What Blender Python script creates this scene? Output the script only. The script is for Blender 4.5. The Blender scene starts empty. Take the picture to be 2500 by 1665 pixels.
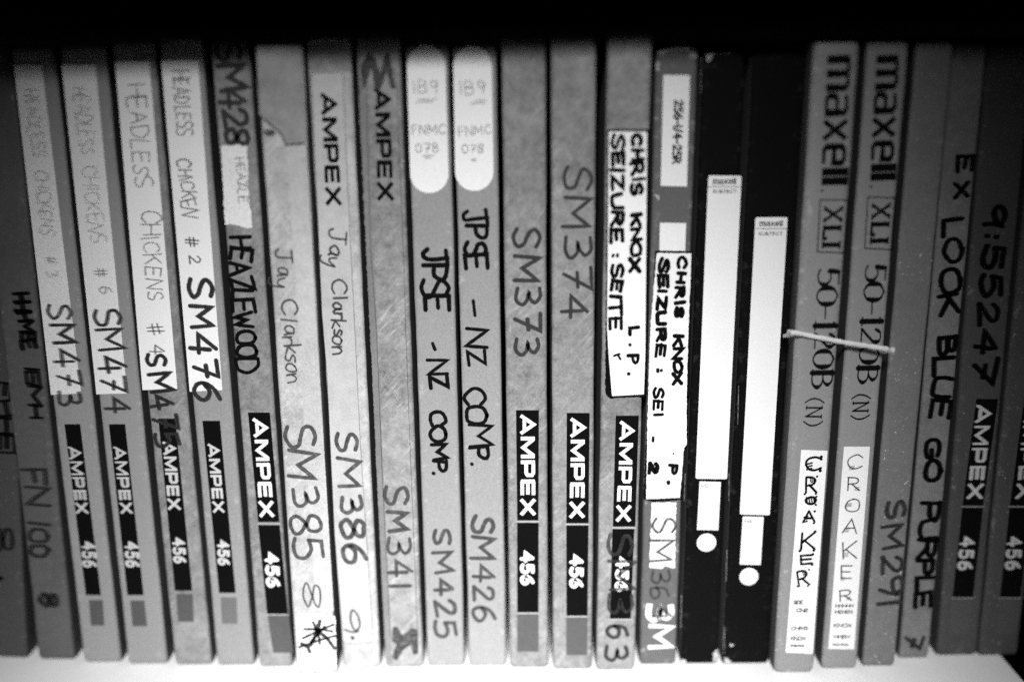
import bpy, math, random
from mathutils import Matrix, Vector, noise

# ------------------------------------------------------------------ camera
W, H, F = 2500.0, 1665.0, 2430.6          # photograph size and focal length in its pixels (35 mm)
PITCH, ROLL = math.radians(13.86), math.radians(0.67)
DIST, CAMZ = 0.397, 0.2492
sc = bpy.context.scene
C = sc.collection
cam = bpy.data.objects.new('camera', bpy.data.cameras.new('camera'))
C.objects.link(cam)
CM = Matrix.Translation((0, -DIST, CAMZ)) @ Matrix.Rotation(math.pi/2-PITCH, 4, 'X') @ Matrix.Rotation(-ROLL, 4, 'Z')
cam.matrix_world = CM
cam.data.lens = 35
cam.data.sensor_width = 36
cam.data.clip_start = 0.01
cam.data.clip_end = 50
cam.data.dof.use_dof = True
cam.data.dof.focus_distance = 0.417
cam.data.dof.aperture_fstop = 1.5
sc.camera = cam
# ------------------------------------------------------------------ world, light, exposure
wd = bpy.data.worlds.new('World'); sc.world = wd; wd.use_nodes = True
wd.node_tree.nodes['Background'].inputs[0].default_value = (1, 1, 1, 1)
wd.node_tree.nodes['Background'].inputs[1].default_value = 0.012
L = bpy.data.lights.new('room_lamp', 'SPOT')
L.energy = 120; L.spot_size = math.radians(28.6); L.spot_blend = 1.0; L.shadow_soft_size = .15
lo = bpy.data.objects.new('room_lamp', L); C.objects.link(lo)
lo.location = (-0.03, -0.70, 0.61)
lo.rotation_euler = (Vector((-.018, 0.0, -.008)) - lo.location).to_track_quat('-Z', 'Y').to_euler()
sc.view_settings.view_transform = 'Standard'
sc.view_settings.look = 'None'
sc.view_settings.exposure = 0
sc.view_settings.gamma = 1
sc.cycles.use_denoising = False
sc.cycles.max_bounces = 6

# ------------------------------------------------------------------ pixel -> place
OR = {'A': (0, 0), 'B': (0, 805), 'C': (600, 0), 'D': (600, 805), 'E': (1200, 0), 'F': (1200, 805),
      'G': (1860, 0), 'H': (1860, 805)}
K = 640/1167.0
def px(p):
    if isinstance(p[0], str):
        o = OR[p[0]]
        return o[0]+p[1]*K, o[1]+p[2]*K
    return p
def ray(p):
    x, y = px(p)
    return (CM.to_3x3() @ Vector(((x-W/2)/F, -(y-H/2)/F, -1))), CM.translation
def on_floor(p):
    d, o = ray(p); t = -o.z/d.z
    return o+d*t
def on_front(p, y):
    d, o = ray(p); t = (y-o.y)/d.y
    return o+d*t

# ------------------------------------------------------------------ materials
def N(nt, t, **k):
    n = nt.nodes.new(t)
    for a, b in k.items(): setattr(n, a, b)
    return n
def mat(name, base, var=0.12, mott=0.0, edge=0.0, edge_col=0.5, rough=0.6, bump=0.15, alpha=1.0,
        scratch=0.0, speck=0.0, streak=0.0, fine=0.30, spec=0.3, mscale=90):
    """grey surface: broad mottling, fine grain, optional worn edges, scratches, specks"""
    m = bpy.data.materials.new(name); m.use_nodes = True
    nt = m.node_tree; lk = nt.links.new
    bs = nt.nodes['Principled BSDF']
    bs.inputs['Roughness'].default_value = rough
    bs.inputs['Specular IOR Level'].default_value = spec
    tc = N(nt, 'ShaderNodeTexCoord'); oi = N(nt, 'ShaderNodeObjectInfo')
    off = N(nt, 'ShaderNodeVectorMath', operation='MULTIPLY_ADD')
    lk(oi.outputs['Random'], off.inputs[0]); off.inputs[1].default_value = (3.1, 7.7, 5.3); lk(tc.outputs['Object'], off.inputs[2])
    P = off.outputs[0]
    def nz(scale, det=4, rgh=0.6, vec=None):
        n = N(nt, 'ShaderNodeTexNoise'); n.inputs['Scale'].default_value = scale
        n.inputs['Detail'].default_value = det; n.inputs['Roughness'].default_value = rgh
        lk(vec or P, n.inputs['Vector']); return n.outputs['Fac']
    def ma(op, a, b, c=None):
        n = N(nt, 'ShaderNodeMath', operation=op)
        for i, v in enumerate((a, b, c)):
            if v is None: continue
            if isinstance(v, (int, float)): n.inputs[i].default_value = v
            else: lk(v, n.inputs[i])
        return n.outputs[0]
    def ramp(v, lo, hi):
        n = N(nt, 'ShaderNodeMapRange'); lk(v, n.inputs[0]); n.inputs[1].default_value = lo; n.inputs[2].default_value = hi
        return n.outputs[0]
    big = nz(26, 3); mid = nz(mscale*2.4, 6, .72); fin = nz(2600, 2, .7)
    v = ma('MULTIPLY_ADD', ma('SUBTRACT', big, .5), var*2.2, 1.0)
    if mott:
        v = ma('MULTIPLY_ADD', ma('SUBTRACT', mid, .5), mott*3, v)
        v = ma('MULTIPLY_ADD', ma('SUBTRACT', nz(mscale*10, 3, .8), .5), mott*1.6, v)
    v = ma('MULTIPLY_ADD', ma('SUBTRACT', fin, .5), fine*4, v)
    col = ma('MULTIPLY', v, base)
    if scratch:
        for ang, st in ((0.7, .55), (0.95, .58), (-0.5, .60)):
            mp = N(nt, 'ShaderNodeMapping', vector_type='TEXTURE'); mp.inputs['Rotation'].default_value = (0, ang, 0)
            mp.inputs['Scale'].default_value = (1/900, 1/200, 1/55); lk(P, mp.inputs['Vector'])
            s = ramp(nz(1.0, 3, .6, mp.outputs[0]), st, st+.14)
            g = ramp(nz(60, 2), .42, .62)
            col = ma('MULTIPLY_ADD', ma('MULTIPLY', s, g), scratch*base*1.4, col)
    if speck:
        s = ma('MULTIPLY', ramp(nz(900, 2, .6), .67, .72), ramp(nz(70, 2), .42, .6))
        col = ma('MULTIPLY_ADD', s, speck, col)
    if edge:
        at = N(nt, 'ShaderNodeAttribute', attribute_name='edge')
        s = ma('MULTIPLY', ma('POWER', at.outputs['Fac'], 1.6), ramp(nz(220, 6, .8), .56, .66))
        mx = ma('MULTIPLY', s, edge)
        col = ma('ADD', ma('MULTIPLY', col, ma('SUBTRACT', 1.0, mx)), ma('MULTIPLY', mx, edge_col))
    col = ma('MAXIMUM', col, 0.002)
    cb = N(nt, 'ShaderNodeCombineColor')
    for i in range(3): lk(col, cb.inputs[i])
    lk(cb.outputs[0], bs.inputs['Base Color'])
    if bump:
        b = N(nt, 'ShaderNodeBump'); b.inputs['Strength'].default_value = bump; b.inputs['Distance'].default_value = 0.0003
        lk(ma('ADD', mid, ma('MULTIPLY', nz(700, 3), .5)), b.inputs['Height']); lk(b.outputs[0], bs.inputs['Normal'])
    if alpha < 1:
        a = ma('MULTIPLY_ADD', ma('SUBTRACT', nz(500, 4, .7), .5), streak, alpha)
        a = ma('MINIMUM', ma('MAXIMUM', a, 0.0), 1.0); lk(a, bs.inputs['Alpha'])
    return m
M = {
 'grey': mat('light_grey_card', .25, .05, .03, .5, .5, bump=.08),
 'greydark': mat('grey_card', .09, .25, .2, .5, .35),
 'card': mat('worn_grey_card', .205, .45, .55, .6, .42, bump=.35, scratch=.3),
 'cardpale': mat('pale_worn_card', .37, .35, .40, .6, .6, bump=.3, scratch=.25),
 'cardscr': mat('scratched_card', .225, .5, .6, .7, .5, bump=.35, scratch=.38),
 'carddark': mat('dark_worn_card', .17, .25, .2, .6, .3, bump=.3),
 'mid': mat('mid_grey_card', .10, .04, .02, .8, .4, bump=.06, scratch=.1),
 'black': mat('black_card', .0035, .2, .1, .35, .08, rough=.6, bump=.1, spec=.05),
 'maxgrey': mat('smooth_grey_card', .24, .04, .03, .6, .5, bump=.06),
 'dusty': mat('dusty_grey_card', .155, .2, .14, .5, .3, bump=.1, speck=.5),
 'falloff': mat('falloff_grey_card', .06, .1, .06, .6, .25, speck=.3),  # card darkened to stand in for light falloff at the row's ends
 'paper': mat('white_paper', .80, .03, .02, rough=.7, bump=.05, fine=.12),
 'paperg': mat('dulled_paper', .72, .07, .04, rough=.7, bump=.05),
 'cream': mat('yellowed_paper', .42, .22, .18, rough=.7, bump=.12),
 'tape': mat('faded_tape', .18, .12, .1, rough=.5, bump=.1),
 'dimcard': mat('dim_mottled_card', .175, .3, .3, .5, .3, bump=.2, speck=.15),
 'torn': mat('torn_grey_paper', .22, .7, .35, rough=.8, bump=.4, mscale=60),
 'print': mat('black_print', .0035, .2, .1, rough=.7, bump=0, spec=.03),
 'printw': mat('white_print', .78, .03, .02, rough=.6, bump=.03, fine=.12),
 'printg': mat('grey_print', .07, .08, .08, rough=.6, bump=.1),
 'printgl': mat('pale_grey_print', .12, .06, .06, rough=.6, bump=.1),
 'ink': mat('black_marker', .004, .2, .1, rough=.7, bump=0, spec=.03),
 'marker': mat('faded_marker', .035, .3, .2, rough=.6, bump=0, alpha=.88, streak=.9, spec=.1),
 'markerl': mat('thin_marker', .05, .3, .2, rough=.6, bump=0, alpha=.74, streak=1.2, spec=.1),
 'pen': mat('ball_pen', .05, .3, .2, rough=.6, bump=0, alpha=.85, streak=1.2, spec=.1),
 'pencil': mat('pencil', .16, .3, .2, rough=.6, bump=0, alpha=.62, streak=1.6, spec=.1),
 'faint': mat('faint_pencil', .22, .3, .2, rough=.6, bump=0, alpha=.42, streak=1.2, spec=.1),
 'line': mat('thin_printed_line', .05, .3, .2, rough=.6, bump=0, alpha=.6, streak=1.0, spec=.1),
 'stain': mat('stain', .03, .3, .2, rough=.7, bump=0, alpha=.62, streak=1.6, spec=.1),
 'shelf': mat('white_painted_board', .80, .04, .02, rough=.55, bump=.05, fine=.12),
 'dark': mat('unlit_black_board', .004, .2, .1, rough=.9, bump=.05, spec=0),  # near-black colour makes the surrounding boards look unlit
 'gapshade': mat('gap_shade_card', .065, .2, .2, rough=.7, bump=.1, spec=.1),
 'scuff': mat('pale_scuff', .30, .3, .3, rough=.8, bump=0, alpha=.45, streak=2.4, spec=.1),
 'string': mat('off_white_string', .62, .1, .15, rough=.9, bump=.5, mscale=300),
}

# ------------------------------------------------------------------ mesh helpers
def link(name, verts, faces, m, parent=None, smooth=False):
    me = bpy.data.meshes.new(name); me.from_pydata(verts, [], faces); me.materials.append(m); me.update()
    if smooth:
        for p in me.polygons: p.use_smooth = True
    o = bpy.data.objects.new(name, me); C.objects.link(o)
    if parent: o.parent = parent
    return o
def box_mesh(name, x0, x1, y0, y1, z0, z1, m, kind=None):
    v = [(x, y, z) for z in (z0, z1) for x, y in ((x0, y0), (x1, y0), (x1, y1), (x0, y1))]
    f = [(3, 2, 1, 0), (4, 5, 6, 7), (0, 1, 5, 4), (1, 2, 6, 5), (2, 3, 7, 6), (3, 0, 4, 7)]
    o = link(name, v, f, m)
    mod = o.modifiers.new('b', 'BEVEL'); mod.width = .0025; mod.segments = 3
    if kind: o['kind'] = kind
    return o
def body(w, h, d, m, parent, rc=.0011, seed=0, rough_edge=.00022):
    """card box: rounded plan lofted upward, a little uneven; 'edge' marks worn corners"""
    hw = w/2
    ring = []
    for cx, cy, a0 in ((-hw+rc, rc, math.pi), (hw-rc, rc, 1.5*math.pi), (hw-rc, d-rc, 0), (-hw+rc, d-rc, .5*math.pi)):
        for k in range(5):
            a = a0+k*math.pi/8
            ring.append((cx+rc*math.cos(a), cy+rc*math.sin(a), 1.0))
        if a0 == math.pi:      # extra points on the spine
            for t in (.12, .3, .5, .7, .88):
                ring.append((-hw+rc+(w-2*rc)*t, 0, 0.35 if t in (.12, .88) else 0.0))
    zs = [0, .0006, .0016, .004] + [.004+(h-.008)*k/44 for k in range(1, 44)] + [h-.004, h-.0016, h-.0006, h]
    ins = {0: .0011, 1: .0004, 2: .0001, len(zs)-1: .0011, len(zs)-2: .0004, len(zs)-3: .0001}
    v = []; e = []
    for i, z in enumerate(zs):
        k = ins.get(i, 0)
        for x, y, ed in ring:
            n = noise.noise(Vector((x*20+seed*9.1, y*5, z*38)))+.5*noise.noise(Vector((x*20+seed*3.3, y*5, z*160)))
            xx = x*(1-k/hw)+ (rough_edge*n if abs(x) > hw*.6 else 0)
            yy = (y+k if y < d/2 else y-k)
            v.append((xx, yy, z)); e.append(max(ed, 1.0 if k else (.6 if i in (3, len(zs)-4) else 0)))
    n = len(ring); f = []
    for i in range(len(zs)-1):
        for j in range(n):
            f.append((i*n+j, i*n+(j+1) % n, (i+1)*n+(j+1) % n, (i+1)*n+j))
    f.append(tuple(range(n-1, -1, -1))); f.append(tuple((len(zs)-1)*n+j for j in range(n)))
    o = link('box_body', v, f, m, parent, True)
    o.data.materials.append(M['gapshade'])  # sides and back coloured darker, so the gaps between boxes read as shade
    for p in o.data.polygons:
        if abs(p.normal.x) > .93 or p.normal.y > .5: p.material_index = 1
    at = o.data.attributes.new('edge', 'FLOAT', 'POINT')
    for i, x in enumerate(e): at.data[i].value = x
    return o

# ------------------------------------------------------------------ a tape box
class Box:
    n = 0
    def __init__(s, tl, tr, bl, br, m, label, top=None, rc=.0015, name='tape_box'):
        """tl,tr: spine edges near the top; bl,br: spine edges at the shelf (pixels). top: pixel row of the top edge"""
        Box.n += 1
        tl, tr, bl, br = map(px, (tl, tr, bl, br))
        b = on_floor(((bl[0]+br[0])/2, (bl[1]+br[1])/2)); s.y = b.y
        a, c, e, g = (on_front(p, s.y) for p in (tl, tr, bl, br))
        w = ((c-a).length+(g-e).length)/2
        tm = (a+c)/2; bm = (e+g)/2
        s.lean = math.atan2(tm.x-bm.x, tm.z-bm.z)
        ty = top if top is not None else tl[1]
        h = (on_front(((tl[0]+tr[0])/2, ty), s.y).z)/math.cos(s.lean)
        w -= .0003; s.w, s.h = w, h
        s.o = bpy.data.objects.new(name, None); C.objects.link(s.o); s.o.empty_display_size = .02
        s.o.location = (bm.x, s.y, abs(math.sin(s.lean))*w/2); s.o.rotation_euler = (0, s.lean, 0)
        s.o['label'] = label; s.o['category'] = 'tape box'; s.o['group'] = 'tape boxes standing in a row on the white shelf'
        s.mw = Matrix.Translation(s.o.location) @ Matrix.Rotation(s.lean, 4, 'Y'); s.inv = s.mw.inverted()
        s.body = body(w, h, .268, m, s.o, rc, Box.n)
        s.seed = Box.n*13
    def loc(s, p):
        q = s.inv @ on_front(p, s.y)
        return Vector((q.x, q.z))
    def slab(s, name, pts, m, t=.00018, rnd=0, torn=0, parent=None, base=0.0, label=None):
        """thin sheet stuck on the spine; rnd = corner radius in metres, torn = uneven outline"""
        P = [s.loc(p) for p in pts]
        if rnd:
            Q = []
            for i, c in enumerate(P):
                a, b = P[i-1], P[(i+1) % len(P)]
                u, v = (a-c).normalized(), (b-c).normalized()
                for k in range(7):
                    f = k/6; Q.append(c+u*rnd*(1-f)**2+v*rnd*f**2)
            P = Q
        if torn:
            R = random.Random(s.seed+len(pts)); Q = []
            for i, c in enumerate(P):
                b = P[(i+1) % len(P)]; nn = max(1, int((b-c).length/.0008))
                dd = (b-c).normalized(); nr = Vector((-dd.y, dd.x))
                for k in range(nn): Q.append(c+(b-c)*k/nn+nr*R.uniform(-1, 1)*torn)
            P = Q
        ar = sum(P[i-1].x*P[i].y-P[i].x*P[i-1].y for i in range(len(P)))
        if ar < 0: P = P[::-1]
        n = len(P)
        v = [(p.x, -base-t, p.y) for p in P]+[(p.x, -base+.00005, p.y) for p in P]
        f = [tuple(range(n))]+[(i, i+n, (i+1) % n+n, (i+1) % n) for i in range(n)]
        o = link(name, v, f, m, parent or s.o)
        if label: o['label'] = label
        return o
    def quad(s, name, c, l0, r0, y0, l1, r1, y1, m, **k):
        if isinstance(c, str): cs = (c, c)
        else: cs = c
        return s.slab(name, [(cs[0], l0, y0), (cs[0], r0, y0), (cs[1], r1, y1), (cs[1], l1, y1)], m, **k)

# ------------------------------------------------------------------ lettering: pen strokes
S, D_ = True, False
G = {
'A': (.85, [(D_, [(0, 0), (.42, 1), (.85, 0)]), (D_, [(.16, .36), (.70, .36)])]),
'B': (.70, [(D_, [(0, 0), (0, 1)]), (S, [(0, 1), (.42, .98), (.58, .77), (.42, .56), (.02, .53)]), (S, [(.02, .53), (.5, .5), (.70, .27), (.5, .03), (0, 0)])]),
'C': (.78, [(S, [(.76, .80), (.5, 1), (.14, .84), (0, .48), (.14, .12), (.48, 0), (.78, .16)])]),
'D': (.78, [(D_, [(0, 0), (0, 1)]), (S, [(0, 1), (.45, .96), (.78, .6), (.68, .18), (.35, .0), (0, 0)])]),
'E': (.65, [(D_, [(.65, 1), (0, 1), (0, 0), (.65, 0)]), (D_, [(0, .52), (.55, .52)])]),
'F': (.62, [(D_, [(.62, 1), (0, 1), (0, 0)]), (D_, [(0, .52), (.5, .52)])]),
'G': (.85, [(S, [(.78, .85), (.45, 1), (.1, .82), (0, .45), (.15, .1), (.5, 0), (.8, .18), (.8, .42)]), (D_, [(.85, .43), (.45, .43)])]),
'H': (.72, [(D_, [(0, 0), (0, 1)]), (D_, [(.72, 0), (.72, 1)]), (D_, [(0, .5), (.72, .52)])]),
'I': (.12, [(D_, [(.06, 0), (.06, 1)])]),
'J': (.75, [(D_, [(.1, 1), (.75, 1)]), (S, [(.45, 1), (.47, .4), (.38, .08), (.15, .0), (0, .2)])]),
'K': (.70, [(D_, [(0, 0), (0, 1)]), (D_, [(.66, 1), (.02, .45)]), (D_, [(.15, .56), (.70, 0)])]),
'L': (.60, [(D_, [(0, 1), (0, 0), (.60, 0)])]),
'M': (.95, [(D_, [(0, 0), (.05, 1), (.47, .35), (.9, 1), (.95, 0)])]),
'N': (.75, [(D_, [(0, 0), (.02, 1), (.72, 0), (.75, 1)])]),
'O': (.85, [(S, [(.45, 1), (.12, .86), (0, .5), (.12, .13), (.45, 0), (.74, .14), (.85, .5), (.72, .88), (.42, 1)])]),
'P': (.65, [(D_, [(0, 0), (0, 1)]), (S, [(0, 1), (.45, .98), (.65, .75), (.45, .5), (.02, .46)])]),
'R': (.72, [(D_, [(0, 0), (0, 1)]), (S, [(0, 1), (.45, .98), (.62, .76), (.45, .54), (.02, .5)]), (D_, [(.25, .5), (.72, 0)])]),
'S': (.68, [(S, [(.66, .88), (.38, 1), (.08, .86), (.08, .64), (.34, .52), (.62, .38), (.64, .14), (.34, 0), (0, .12)])]),
'T': (.75, [(D_, [(0, 1), (.75, 1)]), (D_, [(.38, 1), (.38, 0)])]),
'U': (.75, [(S, [(0, 1), (0, .5), (.08, .1), (.38, 0), (.68, .1), (.75, .5), (.75, 1)])]),
'W': (1.0, [(D_, [(0, 1), (.24, 0), (.5, .75), (.76, 0), (1, 1)])]),
'X': (.75, [(D_, [(0, 1), (.75, 0)]), (D_, [(.72, 1), (0, 0)])]),
'Z': (.72, [(D_, [(0, 1), (.7, 1), (0, 0), (.72, 0)])]),
'a': (.5, [(S, [(.42, .52), (.2, .6), (.02, .35), (.12, .05), (.34, .15), (.42, .5), (.42, .2), (.5, .0)])]),
'y': (.5, [(S, [(0, .55), (.08, .2), (.28, .15), (.42, .5), (.4, .0), (.25, -.38), (.0, -.35)])]),
'l': (.30, [(D_, [(.15, 1), (.15, 0)])]),
'r': (.34, [(D_, [(0, .55), (.02, 0)]), (S, [(.02, .3), (.14, .52), (.34, .52)])]),
'k': (.42, [(D_, [(0, 1), (0, 0)]), (D_, [(.38, .55), (.03, .25), (.42, 0)])]),
's': (.36, [(S, [(.34, .52), (.15, .58), (.06, .42), (.3, .22), (.24, .02), (0, .04)])]),
'o': (.45, [(S, [(.22, .56), (.03, .42), (.05, .1), (.25, 0), (.44, .2), (.38, .5), (.2, .56)])]),
'n': (.42, [(D_, [(0, .55), (.02, 0)]), (S, [(.02, .3), (.18, .54), (.36, .45), (.42, 0)])]),
'm': (1.25, [(D_, [(.12, .84), (.12, 0)]), (D_, [(.12, .74), (.24, .80), (.50, .80), (.62, .70), (.62, 0)]), (D_, [(.62, .74), (.76, .80), (1.0, .80), (1.12, .70), (1.12, 0)])]),
'q': (.85, [(D_, [(.08, .78), (.6, .80), (.72, .70), (.72, 0)]), (D_, [(.70, .44), (.24, .44), (.12, .34), (.12, .14), (.24, .05), (.70, .05)])]),   # printed a
'x': (.9, [(D_, [(.12, .84), (.78, 0)]), (D_, [(.78, .84), (.12, 0)])]),
'e': (.85, [(D_, [(.12, .42), (.72, .42), (.72, .70), (.60, .80), (.24, .80), (.12, .70), (.12, .14), (.24, .04), (.74, .05)])]),
'0': (.72, [(S, [(.36, 1), (.08, .82), (0, .5), (.08, .16), (.36, 0), (.64, .16), (.72, .5), (.64, .84), (.34, 1)])]),
'1': (.20, [(D_, [(.1, 0), (.1, 1)])]),
'2': (.68, [(S, [(.04, .76), (.2, .98), (.52, .96), (.6, .7), (.35, .38), (0, .02)]), (D_, [(0, .02), (.68, .04)])]),
'3': (.68, [(S, [(.04, .95), (.4, 1), (.6, .8), (.46, .58), (.2, .53), (.5, .48), (.68, .25), (.46, .02), (.0, .06)])]),
'4': (.72, [(D_, [(.5, 1), (0, .36), (.72, .36)]), (D_, [(.52, .8), (.52, 0)])]),
'5': (.68, [(D_, [(.64, 1), (.12, 1), (.07, .56)]), (S, [(.07, .56), (.4, .62), (.66, .4), (.58, .1), (.28, 0), (0, .1)])]),
'6': (.66, [(S, [(.55, 1), (.2, .78), (.02, .4), (.1, .06), (.38, 0), (.64, .2), (.58, .46), (.3, .54), (.05, .36)])]),
'7': (.68, [(D_, [(0, 1), (.68, 1), (.2, 0)]), (D_, [(.2, .5), (.62, .5)])]),
'8': (.64, [(S, [(.34, .52), (.06, .7), (.12, .94), (.36, 1), (.58, .9), (.56, .66), (.3, .5), (.02, .28), (.12, .04), (.36, 0), (.62, .14), (.6, .36), (.34, .52)])]),
'9': (.62, [(S, [(.58, .72), (.4, .98), (.12, .94), (.02, .68), (.2, .48), (.5, .58), (.6, .82), (.58, .5), (.5, 0)])]),
'#': (.8, [(D_, [(.22, 0), (.34, 1)]), (D_, [(.5, 0), (.62, 1)]), (D_, [(0, .34), (.78, .36)]), (D_, [(.04, .66), (.8, .68)])]),
'-': (.5, [(D_, [(0, .45), (.5, .47)])]),
'/': (.4, [(D_, [(0, -.05), (.4, 1.05)])]),
'(': (.3, [(S, [(.3, 1.1), (.06, .75), (.02, .3), (.28, -.1)])]),
')': (.3, [(S, [(0, 1.1), (.24, .75), (.28, .3), (.02, -.1)])]),
'.': (.14, [(D_, [(.07, .02), (.075, .05)])]),
':': (.14, [(D_, [(.07, .18), (.075, .22)]), (D_, [(.07, .62), (.075, .66)])]),
' ': (.45, []),
'~': (.8, [(S, [(0, .4), (.2, .8), (.35, .2), (.55, .75), (.8, .3)])]),
# logo capitals, wide and heavy
'Aa': (1.15, [(D_, [(.05, 0), (.575, .93), (1.10, 0)]), (D_, [(.30, .26), (.85, .26)])]),
'Mm': (1.25, [(D_, [(.09, 0), (.09, 1)]), (D_, [(.14, .92), (.625, .16), (1.11, .92)]), (D_, [(1.16, 1), (1.16, 0)])]),
'Pp': (1.0, [(D_, [(.09, 0), (.09, 1)]), (D_, [(.09, .9), (.75, .9), (.88, .80), (.88, .48), (.75, .38), (.09, .38)])]),
'Ee': (.95, [(D_, [(.09, 0), (.09, 1)]), (D_, [(.09, .91), (.92, .91)]), (D_, [(.09, .5), (.88, .5)]), (D_, [(.09, .09), (.92, .09)])]),
'Xx': (1.1, [(D_, [(.08, 1), (1.02, 0)]), (D_, [(1.02, 1), (.08, 0)])]),
# serif figures
'1s': (.42, [(D_, [(.21, 0), (.21, 1)]), (D_, [(.21, .98), (.05, .9)]), (D_, [(.02, .01), (.40, .01)])]),
'Bs': (.80, [(D_, [(.14, 0), (.14, 1)]), (D_, [(0, .99), (.3, .99)]), (D_, [(0, .01), (.3, .01)]), (S, [(.14, .99), (.5, .98), (.68, .77), (.5, .56), (.14, .53)]), (S, [(.14, .53), (.6, .5), (.80, .27), (.6, .02), (.14, .01)])]),
'Xs': (.9, [(D_, [(.1, 1), (.8, 0)]), (D_, [(.78, 1), (.1, 0)]), (D_, [(0, .98), (.26, .98)]), (D_, [(.62, .98), (.9, .98)]), (D_, [(0, .02), (.26, .02)]), (D_, [(.64, .02), (.92, .02)])]),
'Ls': (.75, [(D_, [(.16, 0), (.16, 1)]), (D_, [(0, .98), (.34, .98)]), (D_, [(0, .03), (.72, .03), (.74, .24)])]),
'Is': (.42, [(D_, [(.21, 0), (.21, 1)]), (D_, [(0, .98), (.42, .98)]), (D_, [(0, .02), (.42, .02)])]),
'Ns': (.85, [(D_, [(.12, 0), (.12, 1)]), (D_, [(.12, 1), (.73, 0)]), (D_, [(.73, 0), (.73, 1)]), (D_, [(0, .99), (.18, .99)]), (D_, [(0, .01), (.24, .01)]), (D_, [(.61, .99), (.85, .99)])]),
}
LOGO = ['Aa', 'Mm', 'Pp', 'Ee', 'Xx']
def spline(P, n=6):
    Q = []
    for i in range(len(P)-1):
        p0 = P[max(i-1, 0)]; p1 = P[i]; p2 = P[i+1]; p3 = P[min(i+2, len(P)-1)]
        for k in range(n):
            t = k/n
            Q.append(.5*((2*p1)+(p2-p0)*t+(2*p0-5*p1+4*p2-p3)*t*t+(3*p1-p0-3*p2+p3)*t**3))
    return Q+[P[-1]]
def blur_mat(m):  # see-through ink for the lens-blur copies of lettering
    k = m.name+'_blur'
    if k in bpy.data.materials: return bpy.data.materials[k]
    c = m.copy(); c.name = k; nt = c.node_tree; a = nt.nodes['Principled BSDF'].inputs['Alpha']
    if a.is_linked:
        src = a.links[0].from_socket; n = nt.nodes.new('ShaderNodeMath'); n.operation = 'MULTIPLY'; n.inputs[1].default_value = .34
        nt.links.new(src, n.inputs[0]); nt.links.new(n.outputs[0], a)
    else: a.default_value = .36
    return c
class Ink:
    def __init__(s): s.v = []; s.f = []; s.k = 0
    def stroke(s, P, w, y, cap='round', contrast=None, up=None, rag=0, R=None):
        """ribbon along P (Vectors in the spine plane); contrast=(thin factor, letter right axis)"""
        P = [p for i, p in enumerate(P) if i == 0 or (p-P[i-1]).length > 1e-6]
        if len(P) < 2: P = [P[0], P[0]+Vector((1e-5, 0))]
        s.k += 1; y = y-(s.k % 40)*2.5e-6
        n = len(P); dirs = [(P[i+1]-P[i]).normalized() for i in range(n-1)]
        def wd(d):
            if contrast is None: return w
            c = abs(d.dot(contrast[1]))        # 1 = horizontal stroke of the letter
            return w*(1-c+contrast[0]*c)
        P = list(P)
        if cap == 'square':
            pass
        b = len(s.v); L_ = []
        for i in range(n):
            d0 = dirs[max(i-1, 0)]; d1 = dirs[min(i, n-2)]
            t = (d0+d1)
            t = t.normalized() if t.length > .2 else d1
            nr = Vector((-t.y, t.x)); mi = 1/max(.5, abs(t.dot(d1)))
            ww = (wd(d0)+wd(d1))/4*mi
            if rag and R: ww *= 1+R.uniform(-rag, rag)
            s.v.append((P[i].x+nr.x*ww, y, P[i].y+nr.y*ww)); s.v.append((P[i].x-nr.x*ww, y, P[i].y-nr.y*ww))
        for i in range(n-1):
            a = b+2*i; s.f.append((a, a+1, a+3, a+2))
        if cap == 'round':
            for i, sg, d in ((0, -1, dirs[0]), (n-1, 1, dirs[-1])):
                hw = wd(d)/2; t = d*sg; nr = Vector((-t.y, t.x)); k0 = len(s.v)
                for k in range(7):
                    a = math.pi*k/6-math.pi/2
                    q = P[i]+nr*(math.sin(a)*hw)+t*(math.cos(a)*hw)
                    s.v.append((q.x, y, q.y))
                s.f.append(tuple(range(k0, k0+7)))
    def disc(s, c, r, y, n=24, ry=None):
        s.k += 1; y = y-(s.k % 40)*2.5e-6; k0 = len(s.v)
        for k in range(n):
            a = 2*math.pi*k/n; s.v.append((c.x+r*math.cos(a), y, c.y+(ry or r)*math.sin(a)))
        s.f.append(tuple(range(k0, k0+n)))
    def poly(s, P, y):
        s.k += 1; y = y-(s.k % 40)*2.5e-6; k0 = len(s.v)
        for p in P: s.v.append((p.x, y, p.y))
        s.f.append(tuple(range(k0, k0+len(P))))
    soft = 0.0          # sideways spread of see-through lettering copies that imitate lens blur, metres
    def link(s, name, m, parent, label=None):
        if Ink.soft:
            m = blur_mat(m); v0 = list(s.v); f0 = list(s.f); s.v = []; s.f = []
            for k, t in enumerate((-1, -.5, 0, .5, 1)):
                nb = len(s.v); dx = t*Ink.soft
                s.v += [(x+dx, y-k*1.1e-4/5, z+.25*abs(dx)) for x, y, z in v0]; s.f += [tuple(i+nb for i in q) for q in f0]
        me = bpy.data.meshes.new(name); me.from_pydata(s.v, [], s.f); me.materials.append(m); me.update()
        for p in me.polygons:
            if p.normal.y > 0: p.flip()
        o = bpy.data.objects.new(name, me); C.objects.link(o); o.parent = parent
        if label: o['label'] = label
        return o
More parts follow.
